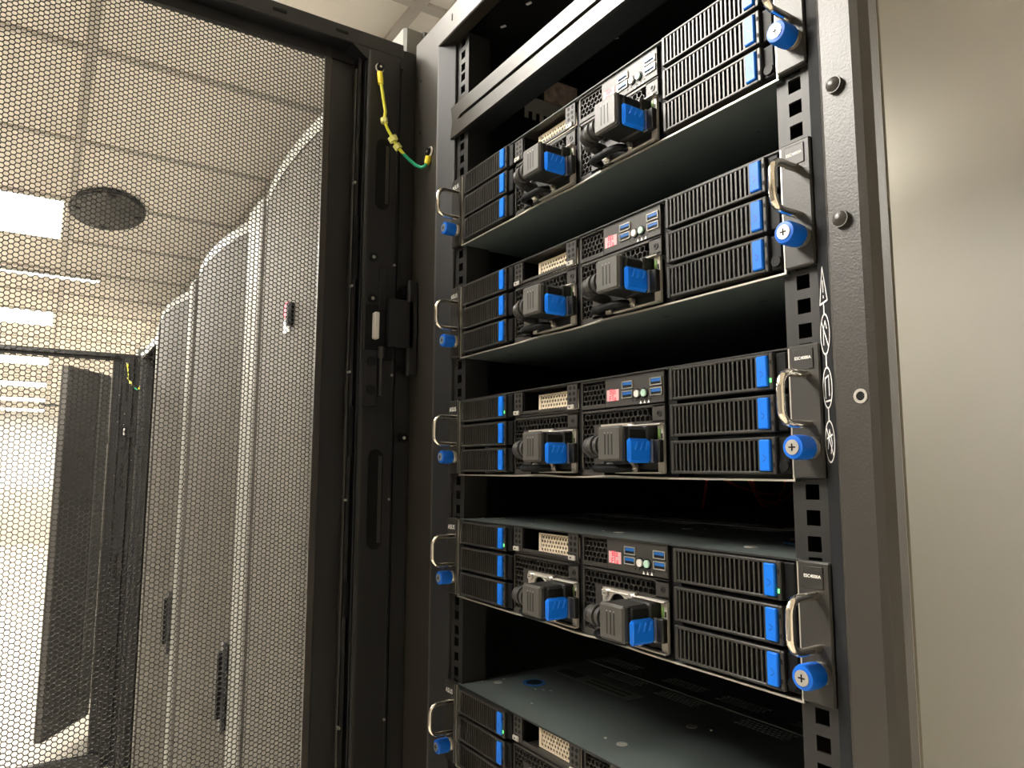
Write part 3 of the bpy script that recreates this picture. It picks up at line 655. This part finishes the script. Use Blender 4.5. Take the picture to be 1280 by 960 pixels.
def make_server(i, zb, label, row_txt):
    s = thing('rack_server', label, 'server', (0, 0, zb), 'servers in the open rack')
    ch = part('chassis', 'chassis', b_chassis, M_CH, s, smooth=False)
    part('front_edge', 'fedge', b_front_edge, M_EDGE, ch, smooth=False)
    part('top_edge', 'tedge', b_top_edge, M_RAIL, ch, smooth=False)
    part('lid_seam', 'lseam', lambda b: b.box(-W2, W2, 0.1810, 0.1835, H, H + 0.0008), M_VHOLE, ch, smooth=False)
    if i >= 3:       # lids seen from above
        for x, y in ((-0.160, 0.160), (-0.078, 0.160), (0.028, 0.160), (-0.210, 0.200), (-0.108, 0.200), (-0.030, 0.200), (0.060, 0.200)):
            part('vent_patch', 'vpatch', b_ventpatch, M_VHOLE, ch, (x, y, H + 0.00005), smooth=False)
        for x, y in ((0.0128, 0.0335), (0.0141, 0.1164), (-0.1977, 0.0395), (0.155, 0.0335)):
            part('lid_rivet', 'lrivet', lambda b: b.cyl((0, 0, 0), (0, 0, 0.0005), 0.0048, 18), M_SILVER, ch, (x, y, H))
        for x, y in ((-0.155, 0.0600), (-0.149, 0.066), (-0.142, 0.071), (-0.118, 0.030), (0.030, 0.124), (-0.006, 0.031), (0.130, 0.115), (-0.209, 0.026), (-0.205, 0.052)):
            part('lid_dimple', 'ldim', lambda b: b.cyl((0, 0, 0), (0, 0, 0.0006), 0.0014, 8), M_SILVER, ch, (x, y, H))
        for x, y in ((-0.175, 0.0720),) if i == 4 else ((0.157, 0.088),):
            rg = part('cable_hole', 'chole', lambda b: (b.use(M_BLUED).cyl((0, 0, 0), (0, 0, 0.0008), 0.0125, 24), b.use(M_DARK).cyl((0, 0, 0.0008), (0, 0, 0.0011), 0.0088, 24)), None, ch, (x, y, H))
        lb = part('service_label', 'slab', lambda b: (b.use(M_VHOLE).box(-0.205, -0.075, 0.118, 0.141, H, H + 0.0002), b.use(M_PANEL).box(-0.202, -0.165, 0.121, 0.138, H + 0.0002, H + 0.0003), b.box(-0.150, -0.085, 0.122, 0.1265, H + 0.0002, H + 0.0003), b.box(-0.150, -0.085, 0.1305, 0.135, H + 0.0002, H + 0.0003)), None, ch, smooth=False)
    else:            # undersides seen from below
        for x, y in ((-0.16, 0.03), (-0.05, 0.045), (0.08, 0.03), (0.16, 0.05), (-0.19, 0.08), (-0.10, 0.10), (0.03, 0.11)):
            part('base_dimple', 'bdim', lambda b: (b.cyl((0, 0, 0), (0, 0, -0.0006), 0.0030, 12)), M_CH, ch, (x, y, 0))
    # drive trays
    for side, x0 in ((0, -0.2085), (1, 0.1150)):
        for k in range(3):
            tr = part('drive_tray', 'bezel', b_bezel, None, s, (x0, 0, TZ[k]))
            if side == 1:
                for q in range(19): part('slat', 'slat', b_slat, M_TRAY, tr, (0.0055 + q * 0.00392, 0, 0), smooth=False)
            else:
                part('grille', 'grille', b_grille, M_TRAY, tr, smooth=False)
            part('latch', 'latch', b_latch, M_BLUE, tr)['label'] = 'blue release latch'
            part('arrow_mark', 'arrowm', b_arrow, M_MARK, tr, smooth=False)
            for q, z in enumerate((0.0060, 0.0180)):
                on = (k == 0 and q == 0 and i >= 2)
                part('indicator_light', 'led_on' if on else 'led_off', lambda b: b.box(0.0908, 0.0920, -0.0049, -0.0040, -0.0013, 0.0013), M_LED if on else M_DARK, tr, (0, 0, z), smooth=False)
        # black finger latch beside the lowest right tray
    part('side_latch', 'sidelatch', lambda b: (b.box(0.2085, 0.2165, -0.0005, 0.01, 0.0042, 0.0285, 0.0015), b.cyl((0.2125, -0.003, 0.010), (0.2125, 0.0, 0.010), 0.0036, 14)), M_DARK, s)
    part('divider', 'divid', lambda b: b.box(0.1052, 0.1150, 0.004, 0.02, 0.002, H - 0.0015), M_DARK, s)
    part('divider', 'divid2', lambda b: b.box(-0.0035, 0.0018, 0.003, 0.01, 0.002, H - 0.0015), M_DARK, s)
    # expansion bay
    bay = part('expansion_bay', 'ebay', b_bay, None, s, smooth=False)
    part('side_tab', 'stab', b_tab, None, bay, (-0.1070, 0.0005, 0.0612), smooth=False)
    part('side_tab', 'stab', b_tab, None, bay, (-0.0185, 0.0005, 0.0612), smooth=False)
    part('perforated_plate', 'tanp', b_tan, None, bay, smooth=False)['label'] = 'tan perforated blanking plate'
    for x in (-0.1060, -0.0165):
        part('silver_clip', 'sclip', lambda b: (b.use(M_SILVER).box(0, 0.0095, -0.0012, 0.0006, 0, 0.0042, 0.0004), b.use(M_DARK).box(0.003, 0.0048, -0.0014, -0.0011, 0.0015, 0.0028)), None, bay, (x, 0.0, 0.0610), smooth=False)
    # control panel
    cp = part('control_panel', 'cpan', b_control, None, s, smooth=False)
    for x, z in ((0.0568, 0.0732), (0.0565, 0.0653), (0.0897, 0.0730), (0.0899, 0.0650)):
        part('usb_port', 'usb', b_usb, None, cp, (x, 0.001, z), smooth=False)
    for x, M, k in ((0.0748, M_WHITEB, 'bw'), (0.0828, M_GREENB, 'bg')):
        part('push_button', k, lambda b: (b.use(M_DARK).cyl((0, 0.001, 0), (0, 0.0006, 0), 0.0042, 18), b.use(M).cyl((0, 0.001, 0), (0, -0.0010, 0), 0.0029, 18)), None, cp, (x, 0, 0.0679))
    st = part('sticker', 'stick', lambda b: b.box(0.0372, 0.0522, 0.0007, 0.0010, 0.0643, 0.0737), M_PINK, cp, smooth=False); st['label'] = 'small pink sticker with red writing'
    tm = text_mesh('stkt', 'BJz\nF1a', 0.0064, M_RED, 0.00005, 0.00008)
    obj('sticker_text', tm, cp, (0.0447, 0.0006, 0.0690), FACE)
    part('status_icons', 'sicons', lambda b: [b.add([(x - 0.0013, 0.0008, 0.0596), (x + 0.0013, 0.0008, 0.0596), (x, 0.0008, 0.0622)], [(0, 1, 2)]) for x in (0.0783, 0.0828, 0.0873)], M_WHITE, cp, smooth=False)
    part('status_holes', 'sholes', lambda b: [b.cyl((x, 0.001, 0.0626), (x, 0.0008, 0.0626), 0.0007, 8) for x in (0.0690, 0.0735, 0.0800, 0.0850, 0.0895)], M_DARK, cp)
    # power bays
    for x0 in (-0.1070, 0.0022):
        pb = part('power_bay', 'pbay', b_power, None, s, (x0, 0, 0), smooth=False)
        part('power_supply', 'psu', b_psu, None, pb, smooth=False)
        part('steel_bail', 'bail', b_bail, None, pb)
        part('pull_bar', 'pull', b_pull, None, pb)
    # ears with handle and thumbscrew
    for sg in (1, -1):
        ear = part('ear', 'ear%d' % sg, lambda b: b.box(*((0.2192, 0.2412) if sg > 0 else (-0.2412, -0.2192)), -0.0030, 0.0030, 0.0022, H + 0.0002, 0.0010), M_PANEL, s)
        part('handle', 'hand', lambda b: b_ring_handle(b, 1), M_CHROME, ear, (0.2325 if sg > 0 else -0.2235, -0.003, 0.0505))['label'] = 'chrome pull handle'
        part('thumbscrew', 'knob', b_knob, M_BLUE2, ear, (0.2325 if sg > 0 else -0.2265, -0.002, 0.0208))['label'] = 'blue knurled thumbscrew'
        part('screw_collar', 'coll', b_collar, M_STEEL, ear, (0.2325 if sg > 0 else -0.2265, -0.003, 0.0208))
        part('screw_face', 'sface', b_screwface, None, ear, (0.2325 if sg > 0 else -0.2265, -0.002, 0.0208))
        if sg > 0:
            part('name_plate', 'nplate', lambda b: b.box(0.2228, 0.2372, -0.0036, -0.0030, 0.0695, 0.0828, 0.0004), M_TRAY, ear)
            obj('model_text', text_mesh('esc', 'ESC4000A', 0.0027, M_WHITE, 0.00004, 0.00003), ear, (0.2300, -0.00375, 0.0768), FACE)
        else:
            obj('maker_text', text_mesh('asus', 'ASUS', 0.0068, M_WHITE, 0.00004), ear, (-0.2310, -0.0032, 0.0752), FACE)
    return s

SERVERS = [(0, 0), (1, -3), (2, -6), (3, -9), (4, -13)]
labels = ['topmost black server with blue latches, right under the blank panel',
          'second black server from the top, between the topmost and the middle one',
          'middle black server of the five, its lower edge level with the camera',
          'fourth black server from the top, right below the middle one, lid partly seen',
          'lowest black server, its wide lid with vent holes seen from above']
for i, u in SERVERS:
    make_server(i, ZO + u * U, labels[i], '')

# ---------------------------------------------------------------- power plugs
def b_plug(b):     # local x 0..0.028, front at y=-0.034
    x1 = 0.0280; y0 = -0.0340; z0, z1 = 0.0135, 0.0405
    b.use(M_PLUG).box(0, x1, y0, y0 + 0.0055, z0, z1, 0.0018); b.use(M_PLUGS).box(0.0004, x1 - 0.0004, y0 + 0.0040, -0.006, z0 + 0.0004, z1 - 0.0004, 0.0012)  # front cap coloured paler for light on its face, body behind darker
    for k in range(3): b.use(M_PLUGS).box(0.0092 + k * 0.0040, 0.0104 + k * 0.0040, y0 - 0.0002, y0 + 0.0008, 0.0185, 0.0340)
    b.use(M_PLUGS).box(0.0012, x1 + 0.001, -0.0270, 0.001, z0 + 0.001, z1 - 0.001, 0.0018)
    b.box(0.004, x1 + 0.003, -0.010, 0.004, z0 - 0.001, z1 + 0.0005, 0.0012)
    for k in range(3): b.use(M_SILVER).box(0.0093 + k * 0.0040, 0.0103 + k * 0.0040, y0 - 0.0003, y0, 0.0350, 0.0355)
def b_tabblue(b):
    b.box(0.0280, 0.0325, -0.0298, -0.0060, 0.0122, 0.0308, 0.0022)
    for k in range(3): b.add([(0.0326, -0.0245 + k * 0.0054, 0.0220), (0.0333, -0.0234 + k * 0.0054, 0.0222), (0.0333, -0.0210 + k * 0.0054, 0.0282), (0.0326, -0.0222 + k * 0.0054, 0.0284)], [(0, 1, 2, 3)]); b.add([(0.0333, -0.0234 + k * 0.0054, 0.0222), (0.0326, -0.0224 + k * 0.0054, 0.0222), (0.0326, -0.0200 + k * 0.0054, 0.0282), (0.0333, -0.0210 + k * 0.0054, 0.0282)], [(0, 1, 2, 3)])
def b_clip(b):
    b.use(M_STEEL).box(0.0290, 0.0330, -0.0062, -0.0048, 0.0125, 0.0305)
    b.use(M_PLUGS).box(0.0290, 0.0395, -0.0056, -0.0002, 0.0128, 0.0302, 0.0008)
def b_gland(b):
    P = []; R_ = []
    C0 = Vector((0.001, -0.0215, 0.0262)); n = 48
    for k in range(n + 1):
        q = k / n
        a = max(0.0, (q - 0.50) / 0.50) * math.pi / 2
        if q <= 0.50: p = C0 + Vector((-0.018 * q / 0.50, 0, 0))
        else: p = C0 + Vector((-0.018 - 0.0130 * math.sin(a), 0.0130 * (1 - math.cos(a)), -0.004 * (a / (math.pi / 2)) ** 2))
        base = 0.0094 - 0.0022 * q
        P.append(p); R_.append(base * (1.0 if (k % 10) < 6 else 0.80))
    b.tube(P, R_, 16)
def b_cord(b):
    P = [Vector((-0.0300, -0.0095, 0.0222)), Vector((-0.0302, -0.0050, 0.0215)), Vector((-0.0302, 0.0, 0.0210)), Vector((-0.0302, 0.0045, 0.0208))]
    b.tube(P, 0.0055, 12)
ord_ = ['topmost', 'second', 'middle', 'fourth', 'lowest']
for i, u in SERVERS:
    for k, x0 in enumerate((-0.0410, 0.0650)):
        lab = '%s dark angled power plug with blue locking tab on the %s server' % (('left', 'right')[k], ord_[i])
        if i == 4: continue
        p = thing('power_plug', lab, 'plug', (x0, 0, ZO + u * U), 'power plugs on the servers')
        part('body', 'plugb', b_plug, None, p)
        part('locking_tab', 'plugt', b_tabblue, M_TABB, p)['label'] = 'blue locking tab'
        part('release_clip', 'plugc', b_clip, None, p)
        part('strain_relief', 'plugg', b_gland, M_CABLE, p)
        part('cord', 'plugco', b_cord, M_CABLE, p)

# ---------------------------------------------------------------- grounding cable between door and post
def ground_cable(label, x=0.0):
    g = thing('grounding_cable', label, 'cable', (x, 0, ZO), 'grounding cables')
    pts = [(-0.312, -0.0697, 0.2345), (-0.310, -0.0683, 0.2199), (-0.309, -0.0657, 0.2026), (-0.308, -0.0631, 0.1873), (-0.307, -0.0650, 0.1741), (-0.306, -0.0604, 0.1637), (-0.304, -0.0536, 0.1517), (-0.303, -0.0479, 0.1426), (-0.300, -0.0410, 0.1340), (-0.297, -0.0335, 0.1262), (-0.293, -0.0265, 0.1195), (-0.288, -0.0215, 0.1160), (-0.283, -0.0190, 0.1172), (-0.2805, -0.0180, 0.1215)]
    part('wire', 'gwire', lambda b: b.tube(pts, 0.0021, 10), M_WIRE, g)
    part('lug', 'glug1', lambda b: (b.use(M_STEEL).tube([(DX + 0.002, -0.0690 + 0.0048 * math.cos(a), 0.2470 + 0.0055 * math.sin(a)) for a in [2 * math.pi * k / 16 for k in range(16)]], 0.0012, 6, closed=True), b.use(M_DARK).cyl((DX, -0.0690, 0.2475), (DX + 0.006, -0.0690, 0.2475), 0.0048, 14), b.use(M_STEEL).cyl((DX + 0.006, -0.0690, 0.2475), (DX + 0.0063, -0.0690, 0.2475), 0.0015, 8)), None, g)
    part('sleeve', 'gslv1', lambda b: b.tube([(DX + 0.004, -0.0697, 0.2400), (-0.3125, -0.0692, 0.2310), (-0.311, -0.0688, 0.2235)], [0.0036, 0.0038, 0.0034], 12), M_YEL, g)
    part('lug', 'glug2', lambda b: (b.use(M_STEEL).tube([(-0.2775 + 0.0060 * math.cos(a), -0.0155, 0.1345 + 0.0056 * math.sin(a)) for a in [2 * math.pi * k / 16 for k in range(16)]], 0.0012, 6, closed=True), b.use(M_DARK).cyl((-0.2785, -0.014, 0.1345), (-0.2785, -0.019, 0.1345), 0.0046, 14), b.use(M_STEEL).cyl((-0.2785, -0.019, 0.1345), (-0.2785, -0.0194, 0.1345), 0.0014, 8)), None, g)
    part('sleeve', 'gslv2', lambda b: b.tube([(-0.2790, -0.0165, 0.1285), (-0.2800, -0.0170, 0.1235), (-0.2808, -0.0180, 0.1190)], [0.0036, 0.0038, 0.0034], 12), M_YEL, g)
    for a, c in ((4, 0.0046), (6, 0.0062), (7, 0.0052)):
        P0 = Vector(pts[a]); d = (Vector(pts[a + 1]) - Vector(pts[a - 1])).normalized()
        part('cable_clip', 'gcl%d' % a, lambda b: b.tube([P0 - d * 0.0038, P0 - d * 0.0030, P0 + d * 0.0030, P0 + d * 0.0038], [c * 0.7, c, c, c * 0.7], 8), M_YELT, g)
    return g
ground_cable('yellow and green grounding cable between the open mesh door and the near post')

# ---------------------------------------------------------------- inside the rack: red cables, bracket
def spline(pts, n=8):
    P = [Vector(q) for q in pts]; out = []
    for i in range(len(P) - 1):
        p0 = P[max(i - 1, 0)]; p1 = P[i]; p2 = P[i + 1]; p3 = P[min(i + 2, len(P) - 1)]
        for k in range(n):
            t = k / n
            out.append(0.5 * ((2 * p1) + (p2 - p0) * t + (2 * p0 - 5 * p1 + 4 * p2 - p3) * t * t + (3 * p1 - p0 - 3 * p2 + p3) * t ** 3))
    return out + [P[-1]]
z3 = ZO - 6 * U
descs = ['dull red cable hanging in a wide loop behind the middle server', 'dull red cable crossing low inside the rack behind the middle server', 'dull red cable rising steeply near the far end of the rack gap', 'thin dark red cable nearest the front in the rack gap', 'dull red cable sagging deepest in the rack gap']
paths = [[(-0.245, 0.66, 0.03), (-0.245, 0.64, -0.02), (-0.240, 0.59, -0.042), (-0.240, 0.54, -0.035), (-0.245, 0.50, 0.03)],
         [(-0.262, 0.70, -0.01), (-0.262, 0.62, -0.030), (-0.260, 0.55, -0.026), (-0.262, 0.47, 0.0), (-0.262, 0.44, 0.03)],
         [(-0.240, 0.68, 0.04), (-0.240, 0.655, -0.01), (-0.240, 0.635, -0.05), (-0.240, 0.62, -0.08)],
         [(-0.240, 0.43, 0.03), (-0.240, 0.425, -0.01), (-0.240, 0.415, -0.05), (-0.240, 0.41, -0.08)],
         [(-0.250, 0.63, 0.03), (-0.250, 0.61, -0.03), (-0.250, 0.575, -0.052), (-0.250, 0.545, -0.03), (-0.250, 0.535, 0.03)]]
for d_, pa in zip(descs, paths):
    mb = MB(); mb.tube(spline([(x, y, z + z3) for x, y, z in pa]), 0.0021, 8)
    tag(obj('red_cable', mb.mesh('red_cable', M_REDC)), d_, 'cable', 'red cables at the back of the rack')
t = thing('cable_bracket', 'grey toothed bracket with a speckled label, behind the blank panel', 'bracket', (0, 0, ZO))
def b_brk(b):
    b.use(M_SILVER)
    x = -0.235
    b.box(x - 0.002, x, 0.100, 0.185, 0.205, 0.225)
    for k in range(7): b.box(x - 0.002, x, 0.100 + k * 0.012, 0.105 + k * 0.012, 0.195, 0.206)
part('plate', 'brk', b_brk, None, t, smooth=False)
M_SPECK = mat('speckled_label', (0.60, 0.40, 0.32), 0.4, var=0.9, vscale=120)
part('speckled_label', 'brkl', lambda b: b.box(-0.2350, -0.2345, 0.130, 0.185, 0.2255, 0.258), M_SPECK, t, smooth=False)
part('label_backing', 'brkb', lambda b: b.box(-0.2370, -0.2350, 0.128, 0.187, 0.225, 0.260), M_RAIL, t, smooth=False)

# ---------------------------------------------------------------- grey cabinets further along the row
CW = 0.80; CZT = ZO + 0.335
def bow(z0, z1, w, s, y_edge, th=0.012, inset=0.0):
    """panel bowed outwards (towards -Y): returns verts and faces of a curved slab, x 0..w"""
    n = 22; v = []; f = []
    for k in range(n + 1):
        u = k / n; x = inset + (w - 2 * inset) * u; y = y_edge - s * (1 - (2 * u - 1) ** 2)
        v += [(x, y, z0), (x, y, z1), (x, y + th, z0), (x, y + th, z1)]
    for k in range(n):
        a = 4 * k; c = a + 4
        f += [(a, c, c + 1, a + 1), (a + 2, a + 3, c + 3, c + 2), (a + 1, c + 1, c + 3, a + 3), (a, a + 2, c + 2, c)]
    f += [(0, 1, 3, 2), (4 * n, 4 * n + 2, 4 * n + 3, 4 * n + 1)]
    return v, f
def make_cabinet(x0, label, handle=True, sticker=False, door=True):
    c = thing('grey_cabinet', label, 'cabinet', (x0, 0, 0), 'grey cabinets with bowed doors')
    part('body', 'cbody', lambda b: (b.box(0.0, CW, 0.0, 1.05, 0.0, CZT, 0.003)), M_GREY, c, smooth=False)
    for k, xx in enumerate((0.002, CW - 0.058)):
        part('post', 'cpost', lambda b: b.prism([(0, 0), (0, -0.022), (0.004, -0.026), (0.052, -0.026), (0.056, -0.022), (0.056, 0)], 0.06, CZT - 0.004, 'z'), M_GREYL, c, (xx, 0, 0))
    if not door: return c
    d = part('door', 'cdoor', lambda b: b.add(*bow(0.09, CZT - 0.040, CW - 0.124, 0.030, -0.020, inset=0.0)), M_GPERF, c, (0.062, 0, 0))
    part('door_trim', 'ctrim', lambda b: b.add(*bow(CZT - 0.042, CZT - 0.016, CW - 0.124, 0.032, -0.020)), M_GREYL, d, smooth=False)
    part('door_trim', 'ctrim2', lambda b: b.add(*bow(0.07, 0.1, CW - 0.124, 0.032, -0.020)), M_GREYL, d, smooth=False)
    part('door_stile', 'cstile', lambda b: b.box(0.0, 0.028, -0.034, -0.014, 0.09, CZT - 0.02, 0.003), M_DGREY, d)
    if handle:
        hn = part('handle', 'chand', lambda b: b.box(-0.006, 0.012, -0.046, -0.030, ZO - 0.80, ZO - 0.66, 0.003), M_DARK, d, (CW - 0.150, 0, 0))
        part('handle_plate', 'chp', lambda b: b.box(-0.010, 0.016, -0.035, -0.026, ZO - 0.83, ZO - 0.64, 0.002), M_VENT, hn)
    if sticker:
        part('lock', 'clock', lambda b: b.box(-0.010, 0.010, -0.060, -0.040, -0.02, 0.02, 0.003), M_DARK, d, (0.345, 0, ZO + 0.004))
        part('round_sticker', 'cstk', lambda b: b.cyl((0, -0.053, 0), (0, -0.049, 0), 0.015, 20), M_RED, d, (0.315, 0, ZO + 0.016))
        part('paper_tag', 'cptag', lambda b: b.box(-0.015, 0.015, -0.053, -0.049, -0.012, 0.012), M_WHITE, d, (0.315, 0, ZO - 0.012))
    return c
make_cabinet(-0.337 - CW, 'grey cabinet with bowed perforated door directly beside the open black rack', False, True)
make_cabinet(-0.337 - 2 * CW - 0.003, 'second grey cabinet with bowed door along the row, seen through the mesh')
make_cabinet(-0.337 - 3 * CW - 0.006, 'third grey cabinet with bowed door, next to the far open black rack')

# second open black rack far down the row
R2X = -3.13
make_rack('far open black rack down the row with its own mesh door swung open', R2X, False)
ground_cable('small far yellow grounding cable on the second open black rack', R2X)
# cabinets beyond it, and a half-open dark grey door
XF = -3.485 - CW
cf = make_cabinet(XF, 'far grey cabinet beyond the second black rack, its dark grey door ajar', False, False, False)
HX, HY, FX, FY = -4.25, -0.10, -3.88, -0.318
LW = math.hypot(FX - HX, FY - HY)
lf = part('door', 'hdoor', lambda b: b.box(0, LW, -0.02, 0.02, 0.10, ZO + 0.268, 0.004), M_DGREY, cf, (HX - XF, HY, 0), (0, 0, math.atan2(FY - HY, FX - HX)))
lf['label'] = 'dark grey solid door standing ajar'
part('edge_strip', 'hdoore', lambda b: b.box(0.0, 0.11, 0.0, 0.024, 0.11, ZO + 0.26, 0.004), M_GREYL, lf)
for z in (0.4, 1.0, 1.6):
    part('hinge_arm', 'hharm', lambda b: b.box(-0.012, 0.012, -0.105, -0.020, -0.02, 0.02, 0.003), M_DARK, cf, (HX - XF, 0, z))
make_cabinet(-3.485 - 2 * CW - 0.003, 'farthest grey cabinet at the end of the visible row', False)
